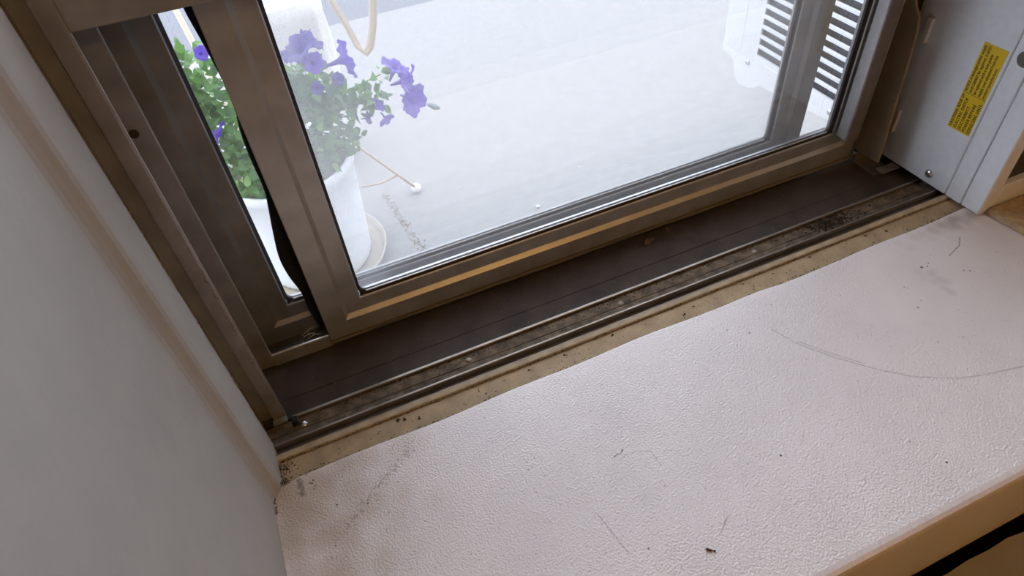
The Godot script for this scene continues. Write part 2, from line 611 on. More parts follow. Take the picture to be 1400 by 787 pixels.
	for k in 900:
		dot.call(rng.randf() * 1.4, rng.randf() * 0.3, rng.randf_range(0.0003, 0.0007), Color(0.25, 0.22, 0.2), rng.randf_range(0.2, 0.7))
	for k in 60:
		dot.call(rng.randf() * 1.2, rng.randf() * 0.3, rng.randf_range(0.0006, 0.0012), dark, rng.randf_range(0.2, 0.7))
	var m := StandardMaterial3D.new()
	m.albedo_texture = ImageTexture.create_from_image(im)
	m.texture_repeat = false
	m.roughness = 0.34
	m.metallic_specular = 0.8
	var hn := FastNoiseLite.new()
	hn.seed = 12; hn.frequency = 0.27; hn.fractal_octaves = 3; hn.fractal_gain = 0.45
	var hi := hn.get_image(w, h, false, false, true)
	m.heightmap_enabled = true
	m.heightmap_texture = ImageTexture.create_from_image(hi)
	m.heightmap_scale = 0.07
	return m

func build_setting() -> void:
	# sill board: eased nose towards the room, thin painted lip towards the track, apron below
	var st := begin()
	var prof := [[0.0, -0.012], [0.0, -0.0012], [0.0008, -0.0002], [0.0022, 0.0], [0.298, 0.0], [0.3025, -0.0006], [0.3062, -0.0026], [0.308, -0.006], [0.3085, -0.012], [0.3085, -0.172], [0.290, -0.172], [0.290, -0.028], [0.02, -0.028], [0.02, -0.012]]
	var nose := []
	# the outer edge wanders a little, as caulk and paint do: built in segments
	var segs := 48
	var rings := []
	for i in segs + 1:
		var x := -0.0 + 1.45 * i / segs
		var wob := 0.0012 * sin(x * 11.0) + 0.0010 * sin(x * 37.0 + 1.0)
		if x > 0.60 and x < 0.68:
			wob += 0.0022 * sin((x - 0.60) / 0.08 * PI)
		if x < 0.03:
			wob += 0.006 * pow(1.0 - x / 0.03, 2.0)
		var r := []
		for k in prof.size():
			var z: float = prof[k][0]
			if k <= 3:
				z += wob
			r.append(Vector3(x, prof[k][1], z))
		rings.append(r)
	for i in segs:
		for k in prof.size():
			var j := (k + 1) % prof.size()
			for v in [[i, k], [i + 1, k], [i + 1, j], [i, k], [i + 1, j], [i, j]]:
				var q: Vector3 = rings[v[0]][v[1]]
				st.set_uv(Vector2(q.x / 1.46, clampf(q.z * 2048.0 / 1.46 / 420.0, 0.0, 0.999)))
				st.add_vertex(q)
	st.set_uv(Vector2.ZERO)
	cap(st, rings[0], Vector3.LEFT)
	cap(st, rings[segs], Vector3.RIGHT)
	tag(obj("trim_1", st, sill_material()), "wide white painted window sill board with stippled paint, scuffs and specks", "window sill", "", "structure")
	# painted wood strip between the sill board and the aluminium track
	st = begin()
	extrude_x(st, [[0.001, -0.026], [0.001, -0.0052], [-0.0262, -0.0046], [-0.0272, -0.0058], [-0.0272, -0.026]], 0.0, 1.44)
	tag(obj("trim_2", st, M.strip_paint), "narrow dirty cream painted strip between window track and white sill", "trim", "", "structure")
	# reveal wall on the left with the rounded plaster return next to the frame
	st = begin()
	extrude_y(st, [[-0.15, 0.34], [-0.0008, 0.34], [-0.0005, 0.12], [0.0, 0.026], [0.0004, 0.0205], [0.0022, 0.0165], [0.0050, 0.0125], [0.0082, 0.0085], [0.0100, 0.0045], [0.0107, -0.003], [0.0104, -0.030], [0.0096, -0.052], [0.0084, -0.0562], [0.0, -0.0575], [0.0, -0.24], [-0.15, -0.24]], -0.30, 1.34)
	tag(obj("wall_left", st, M.wall), "grey white plaster wall beside the window, rounded where it meets the frame", "wall", "", "structure")
	# the house wall that holds the window
	var w := thing("wall_front", "thick house wall below, above and beside the window", "wall", Vector3.ZERO, "", "structure")
	box("masonry", Vector3(-0.15, -0.9, -0.24), Vector3(2.7, -0.030, 0.285), M.house, w, 0.002)
	box("masonry", Vector3(-1.7, -0.9, -0.24), Vector3(-0.152, 1.9, 0.34), M.house, w, 0.002)
	box("masonry", Vector3(1.452, -0.028, -0.24), Vector3(2.7, 1.9, 0.30), M.house, w, 0.002)
	box("lintel", Vector3(-0.15, 1.342, -0.24), Vector3(1.45, 1.9, 0.30), M.house, w, 0.002)
	# ledge below the sill with a ragged painted edge
	st = begin()
	var edge := []
	for k in 48:
		edge.append(Vector3(0.045 + k * 0.030, -0.176, 0.3215 + rng.randf_range(-0.0010, 0.0014) + (0.0022 if k % 7 == 3 else 0.0)))
	for k in 47:
		var p: Vector3 = edge[k]
		var q: Vector3 = edge[k + 1]
		var dn := Vector3(0, -0.064, 0)
		quad(st, Vector3(p.x, p.y, 0.48), Vector3(q.x, q.y, 0.48), q, p)
		quad(st, p, q, q + dn, p + dn)
		quad(st, Vector3(p.x, -0.24, 0.48), p + dn, q + dn, Vector3(q.x, -0.24, 0.48))
	tag(obj("trim_3", st, M.wall), "painted ledge below the sill with a ragged edge along a dark gap", "ledge", "", "structure")
	tag(box("trim_4", Vector3(0.04, -0.75, 0.345), Vector3(1.46, -0.241, 0.47), M.wall), "painted panel carrying the ledge below the sill", "panel", "", "structure")
	# rest of the room
	tag(box("floor", Vector3(-1.75, -0.85, 0.286), Vector3(2.75, -0.751, 4.1), M.floor), "brown floor of the room", "floor", "", "structure")
	tag(box("ceiling", Vector3(-1.75, 1.90, -0.24), Vector3(2.75, 2.0, 4.1), M.room), "plain ceiling of the room", "ceiling", "", "structure")
	tag(box("wall_back", Vector3(-1.75, -0.75, 4.0), Vector3(2.75, 1.9, 4.1), M.room), "plain beige wall behind the view", "wall", "", "structure")
	tag(box("wall_west", Vector3(-1.75, -0.75, 0.341), Vector3(-1.65, 1.9, 4.0), M.room), "plain beige wall far to the left", "wall", "", "structure")
	tag(box("wall_right", Vector3(2.65, -0.75, 0.301), Vector3(2.75, 1.9, 4.0), M.room), "plain beige wall far to the right", "wall", "", "structure")

func build_window() -> void:
	var f := thing("window_1", "aluminium sliding window frame with dirty sill tracks and bronze jamb", "window frame", Vector3.ZERO, "", "structure")
	# sill of the frame, one extrusion per rail
	var st := begin()
	extrude_x(st, [[-0.0275, -0.024], [-0.0275, -0.0024], [-0.0283, -0.0014], [-0.0332, -0.0004], [-0.0340, -0.0004], [-0.0340, -0.024]], 0.004, 1.43)
	tag(obj("track_lip", st, M.lip_paint, f), "cream painted front lip of the track", "")
	st = begin()
	extrude_x(st, [[-0.0341, -0.024], [-0.0341, -0.0003], [-0.0343, 0.0], [-0.0348, 0.0], [-0.0351, -0.0004], [-0.0351, -0.0100], [-0.0470, -0.0104], [-0.0470, -0.024]], 0.004, 1.43)
	tag(obj("track_edge", st, M.alu, f), "bright bare metal edge and dark groove behind it", "")
	st = begin()
	extrude_x(st, [[-0.0472, -0.024], [-0.0472, -0.0030], [-0.0478, -0.0022], [-0.0496, -0.0022], [-0.0502, -0.0030], [-0.0502, -0.024]], 0.004, 1.43)
	obj("track_rail", st, M.alu, f)
	st = begin()
	extrude_x(st, [[-0.0504, -0.024], [-0.0504, -0.0112], [-0.0640, -0.0116], [-0.0642, -0.0128], [-0.0648, -0.0128], [-0.0650, -0.0116], [-0.0806, -0.0120], [-0.0806, -0.024]], 0.004, 1.43)
	tag(obj("gutter", st, M.dirt_floor, f), "gutter between the rails caked with dirt", "")
	st = begin()
	extrude_x(st, [[-0.0808, -0.024], [-0.0808, -0.0088], [-0.0814, -0.0080], [-0.0842, -0.0080], [-0.0848, -0.0088], [-0.0848, -0.024]], 0.034, 1.43)
	obj("track_rail", st, M.alu, f)
	st = begin()
	extrude_x(st, [[-0.0850, -0.026], [-0.0850, -0.0128], [-0.112, -0.0124], [-0.1125, -0.0116], [-0.1150, -0.0116], [-0.1155, -0.0124], [-0.1696, -0.0120], [-0.1696, -0.026]], 0.002, 1.43)
	tag(obj("track_floor", st, M.track_floor, f), "dark brown empty channel between the tracks", "")
	st = begin()
	extrude_x(st, [[-0.1698, -0.026], [-0.1698, 0.0062], [-0.1704, 0.0070], [-0.1722, 0.0070], [-0.1728, 0.0062], [-0.1728, -0.026]], 0.0285, 0.0985)
	obj("sash_ledge", st, M.bronze, f)
	st = begin()
	var low := []
	var hi := []
	for i in 60:
		var x := 0.0990 + i * 0.0222
		low.append(Vector3(x, -0.0070 + rng.randf_range(-0.0016, 0.0010) + (0.002 if i in [3, 4, 19] else 0.0), -0.1676))
		hi.append(Vector3(x, -0.0035, -0.1676))
	for i in 59:
		quad(st, hi[i], hi[i + 1], low[i + 1], low[i])
		quad(st, low[i], low[i + 1], low[i + 1] - Vector3(0, 0, 0.004), low[i] - Vector3(0, 0, 0.004))
		quad(st, hi[i] - Vector3(0, 0, 0.004), hi[i + 1] - Vector3(0, 0, 0.004), hi[i + 1], hi[i])
	tag(obj("sash_seal", st, M.sealant, f), "ragged old sealant under the front sash", "")
	st = begin()
	extrude_x(st, [[-0.1730, -0.026], [-0.1730, -0.014], [-0.2300, -0.014], [-0.2300, 0.004], [-0.2400, 0.004], [-0.2400, -0.026]], 0.0, 1.43)
	obj("outer_track", st, M.bronze_dark, f)
	# left jamb: front flange with its hollow, flat web with screw hole, rear flange
	st = begin()
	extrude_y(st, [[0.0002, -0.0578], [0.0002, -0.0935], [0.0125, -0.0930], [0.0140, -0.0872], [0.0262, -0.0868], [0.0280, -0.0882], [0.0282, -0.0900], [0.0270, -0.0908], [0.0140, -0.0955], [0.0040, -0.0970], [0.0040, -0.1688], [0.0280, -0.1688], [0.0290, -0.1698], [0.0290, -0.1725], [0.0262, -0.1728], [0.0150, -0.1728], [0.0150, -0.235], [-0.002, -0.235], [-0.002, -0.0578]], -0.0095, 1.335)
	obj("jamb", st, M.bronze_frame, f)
	st = begin()
	extrude_y(st, [[0.0125, -0.0800], [0.0282, -0.0800], [0.0282, -0.0866], [0.0125, -0.0866]], -0.0104, -0.0072)
	obj("jamb_foot", st, M.bronze_frame, f)
	var s := begin(true)
	lathe(s, [[0.0042, 0.0], [0.0042, 0.0006], [0.0022, 0.0008], [0.0, 0.0002]], Vector3(0.0149, 0.3181, -0.1688), Vector3.BACK, 16)
	tag(obj("screw_hole", s, M.dirt, f), "dark screw hole in the jamb", "")
	# right jamb and head, out of frame
	box("jamb", Vector3(1.425, -0.01, -0.235), Vector3(1.449, 1.335, -0.085), M.bronze, f)
	box("head", Vector3(0.030, 1.30, -0.235), Vector3(1.424, 1.339, -0.085), M.bronze, f)
	# transom across the top of the lower lights
	st = begin()
	extrude_x(st, [[-0.0885, 0.4345], [-0.0895, 0.4335], [-0.164, 0.4335], [-0.164, 0.52], [-0.0895, 0.52], [-0.0885, 0.519]], 0.0284, 1.424)
	tag(obj("transom", st, M.bronze_frame, f), "plain bronze cross rail at the top left", "")
	box("transom_back", Vector3(0.0155, 0.4860, -0.235), Vector3(1.424, 0.52, -0.1645), M.bronze, f)
	box("pane", Vector3(0.030, 0.521, -0.150), Vector3(1.424, 1.299, -0.147), M.glass, f, 0.0003)
	# screw heads and rubber block in the gutter
	for p in [[0.2426, -0.0705], [0.448, -0.0680], [0.6513, -0.0685]]:
		screw_head("screw", Vector3(p[0], -0.0118, p[1]), Vector3.UP, 0.0036, M.steel_dirty, f)
	screw_head("screw", Vector3(0.0443, -0.0112, -0.0690), Vector3(0.1, 1, 0.1), 0.0042, M.steel, f)
	box("rubber_block", Vector3(0.0325, -0.0118, -0.0798), Vector3(0.0405, -0.0030, -0.0700), M.rubber, f, 0.0015)

	# sashes
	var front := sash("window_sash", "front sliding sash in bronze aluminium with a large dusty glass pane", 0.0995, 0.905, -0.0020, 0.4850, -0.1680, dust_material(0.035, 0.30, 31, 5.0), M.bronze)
	var b := box("pull_bar", Vector3(0.8553, 0.0478, -0.1675), Vector3(0.8755, 0.4330, -0.1500), M.alu_bright, front, 0.0012)
	tag(b, "upright bar at the right end, its left side bright with daylight", "")
	b = box("bar_face", Vector3(0.8560, 0.0470, -0.1499), Vector3(0.8755, 0.4325, -0.1470), M.bronze_dark, front, 0.0008)
	b = box("chip", Vector3(0.1392, 0.0370, -0.1727), Vector3(0.1425, 0.0382, -0.1721), M.strip_paint, front, 0.0003)
	b.rotation = Vector3.ZERO
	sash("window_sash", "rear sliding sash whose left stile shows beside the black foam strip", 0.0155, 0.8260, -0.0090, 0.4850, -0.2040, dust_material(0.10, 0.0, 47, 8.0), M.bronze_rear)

	# black foam strip hanging in the gap between the sashes
	var left := [[0.0913, 0.430], [0.0913, 0.397], [0.0945, 0.3668], [0.0988, 0.3136], [0.0949, 0.2849], [0.0933, 0.2534], [0.0938, 0.2133], [0.0905, 0.1902], [0.0845, 0.1561], [0.0801, 0.1235], [0.0815, 0.095], [0.0871, 0.0626], [0.0870, 0.0351], [0.0900, 0.0113], [0.0920, -0.006]]
	var dense := []
	for i in left.size() - 1:
		for k in 4:
			var p0 := Vector2(left[maxi(i - 1, 0)][0], left[maxi(i - 1, 0)][1])
			var p1 := Vector2(left[i][0], left[i][1])
			var p2 := Vector2(left[i + 1][0], left[i + 1][1])
			var p3 := Vector2(left[mini(i + 2, left.size() - 1)][0], left[mini(i + 2, left.size() - 1)][1])
			dense.append(p1.cubic_interpolate(p2, p0, p3, k / 4.0))
	st = begin(true)
	var rows := []
	for q in dense:
		var x0: float = q.x
		var x1: float = x0 + 0.030
		var row := []
		for k in 12:
			var t := TAU * k / 12
			row.append(Vector3((x0 + x1) / 2 + cos(t) * (x1 - x0) / 2, q.y, -0.1955 + sin(t) * 0.0055))
		rows.append(row)
	grid(st, rows, true)
	tag(obj("foam_strip", st, M.foam), "wavy black foam weather strip hanging between the two sashes", "weather strip")

func build_air_conditioner() -> void:
	var t := thing("air_conditioner", "white window air conditioner with a yellow caution label on its side", "air conditioner", Vector3(0.9375, 0.0006, 0.0))
	# local x: 0 is the left side plane, growing to the right
	var W := 0.46
	var H := 0.352
	box("inner_case", Vector3(0.004, 0.002, -0.200), Vector3(W - 0.004, H - 0.004, 0.010), M.slot_dark, t, 0.002)
	box("side_case", Vector3(0.0, 0.0, -0.1650), Vector3(W, H, -0.0338), M.ac, t, 0.0012)
	box("side_band", Vector3(0.0, 0.0, -0.0330), Vector3(W, H, -0.0089), M.ac, t, 0.0012)
	# front bezel: a frame round a recessed grille
	var s := begin()
	bx(s, Vector3(0.0, 0.0, -0.0081), Vector3(0.0232, H, 0.0191), 0.0015)
	bx(s, Vector3(0.0230, 0.0, -0.0081), Vector3(W, 0.0400, 0.0191), 0.0012)
	bx(s, Vector3(0.0230, H - 0.05, -0.0081), Vector3(W, H, 0.0191), 0.0012)
	bx(s, Vector3(W - 0.0232, 0.0395, -0.0081), Vector3(W, H - 0.0495, 0.0191), 0.0012)
	obj("front_bezel", s, M.ac, t)
	for i in 24:
		var y := 0.047 + i * 0.0105
		box("grille_slat", Vector3(0.0235, y, 0.0015), Vector3(W - 0.0236, y + 0.006, 0.0085), M.ac_grey, t, 0.0008)

	# clips standing out from the side
	box("clip", Vector3(-0.0055, 0.0425, -0.1475), Vector3(0.0006, 0.0775, -0.1395), M.ac_white, t, 0.001)
	box("clip", Vector3(-0.0055, 0.1745, -0.1500), Vector3(0.0006, 0.2065, -0.1420), M.ac_white, t, 0.001)
	screw_head("screw", Vector3(0.0, 0.0155, -0.0656), Vector3.LEFT, 0.0060, M.steel, t)
	s = begin(true)
	lathe(s, [[0.0095, 0.0], [0.0095, 0.0012], [0.0075, 0.0016], [0.0, 0.0010]], Vector3(0.0, 0.2043, -0.0168), Vector3.LEFT, 24)
	obj("plug", s, M.ac_grey, t)
	# caution label with its print, reading upwards
	var lab := box("caution_label", Vector3(-0.0005, 0.0900, -0.0701), Vector3(0.0002, 0.2048, -0.0380), M.yellow, t, 0.0002)
	tag(lab, "yellow caution sticker with black print", "")
	print_label(lab)
	# outdoor part of the cabinet
	var pz0 := -0.445
	var pz1 := -0.236
	s = begin()
	var x0 := -0.0005
	var x1 := 0.003
	var lower := [[-0.236, 0.0030], [-0.300, -0.0050], [-0.400, -0.0150], [-0.425, -0.0170], [-0.436, -0.0260], [-0.452, -0.0340], [-0.470, -0.0370], [-0.486, -0.0340], [-0.496, -0.0240], [-0.500, -0.0080], [-0.506, 0.0010], [-0.522, 0.0030], [-0.530, 0.0120], [-0.531, 0.0330], [-0.236, 0.0330]]
	extr_side(s, lower, x0, x1)
	extr_side(s, [[-0.531, 0.0332], [-0.5445, H], [pz0, H], [pz0, 0.0332]], x0, x1)
	extr_side(s, [[pz1, 0.0332], [-0.1660, 0.0332], [-0.1660, H], [pz1, H]], x0, x1)
	extr_side(s, [[-0.236, 0.0030], [-0.236, 0.0330], [-0.1660, 0.0330], [-0.1660, 0.0030]], x0, x1)
	bx(s, Vector3(-0.0010, 0.022, -0.5060), Vector3(0.0, 0.345, -0.4880), 0.0010)
	bx(s, Vector3(-0.0016, 0.006, -0.4200), Vector3(0.0, 0.024, -0.3300), 0.0012)
	obj("outer_side_panel", s, M.ac_white, t)
	var bar := begin()
	bx(bar, Vector3(x0, 0.0, pz0 - 0.001), Vector3(x1, 0.0068, pz1 + 0.001), 0.0008)
	bar.generate_normals()
	var bm := bar.commit()
	var yy := 0.0450
	while yy < H - 0.01:
		mesh_node("louvre", bm, M.ac_white, t).position = Vector3(0, yy, 0)
		yy += 0.0175
	box("outer_core", Vector3(0.0085, 0.0, -0.525), Vector3(W, H - 0.003, -0.204), M.slot_dark, t, 0.002)
	s = begin()
	bx(s, Vector3(0.0035, H - 0.002, -0.540), Vector3(W, H + 0.002, -0.1660), 0.001)
	bx(s, Vector3(0.0035, 0.0, -0.545), Vector3(W, H - 0.0025, -0.530), 0.002)
	obj("outer_shell", s, M.ac_white, t)
	screw_head("screw", Vector3(x0, 0.0112, -0.4634), Vector3.LEFT, 0.0052, M.steel, t)
	screw_head("screw", Vector3(x0, 0.0143, -0.2584), Vector3.LEFT, 0.0052, M.steel, t)

func extr_side(st: SurfaceTool, zy: Array, x0: float, x1: float) -> void:
	extrude_x(st, zy, x0, x1)

func print_label(lab: Node3D) -> void:
	var font := SystemFont.new()
	font.font_names = PackedStringArray(["Droid Sans"])
	font.font_weight = 700
	# face -x, text running up (+y), lines going towards +z
	var turn := Basis(Vector3(0, 1, 0), Vector3(0, 0, -1), Vector3(-1, 0, 0))
	for b in [["CAUTION: RISK OF\nELECTRIC SHOCK\nDISCONNECT\nPOWER BEFORE\nSERVICING UNIT.", 0.0455, 0.0925, 5.0], ["NOTICE: A damaged power supply\ncord CANNOT be repaired. It MUST\nbe replaced with a new power\nsupply cord obtained from the\nproduct manufacturer.", 0.0610, 0.1420, 5.0]]:
		var tm := TextMesh.new()
		tm.text = b[0]
		tm.font = font
		tm.font_size = 32
		tm.pixel_size = 0.001
		tm.depth = 0.2
		tm.curve_step = 1.0
		tm.horizontal_alignment = HORIZONTAL_ALIGNMENT_LEFT
		tm.vertical_alignment = VERTICAL_ALIGNMENT_CENTER
		var box_ := tm.get_aabb()
		var k: float = b[1] / box_.size.x
		var kz: float = 0.0298 / box_.size.y
		var o := mesh_node("printed_text", tm, M.ink, lab)
		var sc := turn.scaled_local(Vector3(k, kz, 0.001))
		o.transform = Transform3D(sc, Vector3(-0.00055, b[2], -0.0540) - sc * Vector3(box_.position.x, box_.get_center().y, 0))
	box("printed_rule", Vector3(-0.00065, 0.1402, -0.0695), Vector3(-0.00045, 0.1407, -0.0386), M.ink, lab, 0.00005)

func build_small_things() -> void:
	# tan flap standing beside the air conditioner
	var st := begin()
	extrude_x(st, [[-0.1640, 0.0125], [-0.1212, 0.0138], [-0.1225, 0.045], [-0.1275, 0.110], [-0.1310, 0.165], [-0.1345, 0.2010], [-0.1385, 0.2180], [-0.1480, 0.2290], [-0.1560, 0.2430], [-0.1640, 0.330]], 0.8995, 0.9035)
	tag(obj("filler_flap", st, M.card), "tan cardboard flap closing the gap left of the air conditioner", "filler panel")
	# grey channel the flap stands in, and dark filler panel behind
	st = begin()
	extrude_x(st, [[-0.164, -0.0118], [-0.164, 0.0], [-0.1625, 0.0], [-0.1625, -0.0103], [-0.124, -0.0103], [-0.124, 0.000], [-0.110, 0.000], [-0.110, -0.0015], [-0.1225, -0.0015], [-0.1225, -0.0118]], 0.9045, 0.9365)
	tag(obj("mounting_channel", st, M.bronze_dark), "bent grey metal channel at the foot of the tan flap", "bracket")
	tag(box("blanking_board", Vector3(0.9070, 0.002, -0.2000), Vector3(0.9368, 0.4325, -0.1660), M.black), "black filler panel between sash and air conditioner", "panel", "black filler panels round the air conditioner")
	tag(box("blanking_board", Vector3(0.9369, 0.3545, -0.2000), Vector3(1.424, 0.4325, -0.1660), M.black), "black filler panel above the air conditioner", "panel", "black filler panels round the air conditioner")
	# tan board in front of the air conditioner
	st = begin()
	var a := []
	var b := []
	for q in [[0.9490, 0.0215], [0.9505, 0.045], [0.9545, 0.080], [0.9600, 0.130], [0.9600, 0.20], [1.40, 0.20], [1.40, 0.0215]]:
		a.append(Vector3(q[0], 0.0018, q[1])); b.append(Vector3(q[0] + 0.0012, 0.0092, q[1]))
	prism(st, a, b)
	tag(obj("board", st, M.board), "flat tan board lying on the sill against the air conditioner's front", "board")
	# dirt in the gutter, on the painted strip and in the corner
	st = begin()
	for k in 620:
		var x := rng.randf_range(0.05, 0.93)
		crumb(st, Vector3(x, -0.0117, rng.randf_range(-0.0800, -0.0515) if rng.randf() < 0.3 else clampf(rng.randfn(-0.0775, 0.003), -0.0802, -0.066)), rng.randf_range(0.0004, 0.0013))
	for k in 240:
		crumb(st, Vector3(clampf(rng.randfn(0.777, 0.022), 0.7, 0.86), -0.0115 + rng.randf() * 0.003, clampf(rng.randfn(-0.071, 0.006), -0.080, -0.052)), rng.randf_range(0.0006, 0.0022))
	tag(obj("dirt_crumbs", st, M.dirt), "dark crumbs of dirt lying in the gutter between the track rails", "dirt", "", "stuff")
	st = begin()
	for k in 1700:
		var x := rng.randf_range(0.012, 0.925)
		var z := clampf(rng.randfn(-0.0268, 0.0006), -0.030, -0.020) if rng.randf() < 0.62 else (rng.randf_range(-0.026, -0.001) if rng.randf() < 0.6 else rng.randf_range(-0.004, -0.0005))
		crumb(st, Vector3(x, -0.0049 if z > -0.027 else -0.0026, z), rng.randf_range(0.0003, 0.0010))
	for p in [[0.165, -0.014, 0.0018], [0.242, -0.012, 0.0016], [0.141, -0.0205, 0.003], [0.149, -0.019, 0.0022], [0.236, -0.018, 0.0013], [0.503, -0.012, 0.0020], [0.52, -0.018, 0.0016], [0.596, -0.0215, 0.0018], [0.64, -0.02, 0.0016], [0.70, -0.0225, 0.0024], [0.345, -0.021, 0.0022], [0.41, -0.0225, 0.002], [0.30, -0.0195, 0.0024], [0.79, -0.021, 0.0026], [0.82, -0.0165, 0.002]]:
		for k in 6:
			crumb(st, Vector3(p[0] + rng.randfn(0, p[2] * 0.5), -0.0046, p[1] + rng.randfn(0, p[2] * 0.4)), p[2] * rng.randf_range(0.3, 0.6))
	for k in 130:
		crumb(st, Vector3(0.006 + absf(rng.randfn(0, 0.010)), -0.0046, clampf(rng.randfn(-0.020, 0.005), -0.032, -0.003)), rng.randf_range(0.0004, 0.0012))
	tag(obj("dirt_specks", st, M.dirt), "black specks of dirt along the cream strip beside the sill", "dirt", "", "stuff")
	st = begin()
	for k in 150:
		var v := rng.randf()
		var p := Vector3(0.0022, 0.0006, 0.006).lerp(Vector3(0.0005, 0.0006, 0.034), v * v) if rng.randf() < 0.7 else Vector3(0.004 + rng.randf() * 0.014, 0.0004, 0.0025)
		crumb(st, p + Vector3(rng.randfn(0, 0.0008), absf(rng.randfn(0, 0.0012)), rng.randfn(0, 0.0012)), rng.randf_range(0.0004, 0.0011))
	for k in 40:
		crumb(st, Vector3(0.0140 + rng.randfn(0, 0.003), 0.0008, -0.002 + rng.randfn(0, 0.003)), rng.randf_range(0.0003, 0.0009))
	tag(obj("corner_dirt", st, M.dirt), "black grime in the left corner of the sill by the wall", "dirt", "", "stuff")
	st = begin()
	for k in 90:
		crumb(st, Vector3(rng.randf_range(0.04, 0.86), -0.0120, rng.randf_range(-0.165, -0.088)), rng.randf_range(0.0003, 0.0009))
	for k in 60:
		crumb(st, Vector3(0.0255 + rng.randfn(0, 0.0012), rng.randfn(0.175, 0.04), -0.0868 + rng.randf() * 0.001), rng.randf_range(0.0003, 0.0010))
	tag(obj("grit", st, M.grit), "pale brown grit scattered over the dark channel and jamb", "dirt", "", "stuff")
	st = begin()
	for k in 260:
		var y := rng.randf_range(-0.02, 0.36)
		crumb(st, Vector3(0.0080 + rng.randfn(0, 0.0004), y, -0.0562 + rng.randfn(0, 0.0007)), rng.randf_range(0.0004, 0.0013))
	tag(obj("plaster_crumbs", st, M.plaster), "reddish brown crumbling plaster along the wall's edge beside the frame", "debris", "", "stuff")
	# dried leaf scraps against the front sash
	for q in [[Vector3(0.540, -0.0108, -0.1510), 0.021, 0.4, "larger brown curled leaf scrap lying in the dark channel"], [Vector3(0.574, -0.0098, -0.1600), 0.010, 1.2, "smaller brown leaf scrap against the front sash"]]:
		st = begin()
		var ring := []
		for k in 14:
			var ang := TAU * k / 14
			var rad := rng.randf_range(0.28, 0.62)
			ring.append(Vector3(cos(ang) * rad, 0.07 + 0.10 * sin(ang * 2.0) + rng.randf() * 0.08, sin(ang) * rad * 0.6))
		for k in 14:
			var e0: Vector3 = ring[k]
			var e1: Vector3 = ring[(k + 1) % 14]
			tri_out(st, Vector3(0, 0.06, 0), e0, e1, Vector3(0, -5, 0))
			tri_out(st, Vector3(0, 0.02, 0), e0, e1, Vector3(0, 5, 0))
		var o := obj("dried_leaf", st, M.dried)
		o.transform = Transform3D(Basis(Vector3.UP, q[2]).scaled(Vector3.ONE * q[1]), q[0])
		tag(o, q[3], "dried leaf", "dried leaf scraps in the channel")
	# cobweb threads behind the ledge
	st = begin(true)
	for k in 6:
		var p := Vector3(0.066 + rng.randf() * 0.014, 0.000 + rng.randf() * 0.012, -0.1860 + rng.randf() * 0.006)
		var d := Vector3(rng.randfn(0, 0.006), rng.randfn(0, 0.003), rng.randfn(0, 0.003))
		tube(st, [p, p + d + Vector3(0, 0.002, 0), p + d * 1.8], 0.0004, 0.0002, 5)
	tag(obj("lint", st, M.lint), "pale cobweb lint behind the low ledge at the rear sash corner", "lint", "", "stuff")
	# dead insect on the sill
	var t := thing("dead_insect", "tiny reddish brown dead insect lying on the white sill", "insect", Vector3(0.359, 0.0, 0.242))
	st = begin(true)
	lathe(st, [[0.0, -0.0032], [0.0009, -0.0024], [0.0013, -0.0008], [0.0010, 0.0010], [0.0011, 0.0018], [0.0006, 0.0029], [0.0, 0.0032]], Vector3(0, 0.0013, 0), Vector3(0.75, 0, 0.65), 10)
	obj("body", st, M.insect, t)
	st = begin()
	tri(st, Vector3(0.001, 0.0020, 0.001), Vector3(0.0055, 0.0006, 0.0026), Vector3(0.0040, 0.0006, 0.0046))
	tri(st, Vector3(0.001, 0.0020, 0.001), Vector3(0.0040, 0.0006, 0.0046), Vector3(0.0055, 0.0006, 0.0026))
	obj("wing", st, M.dried, t)

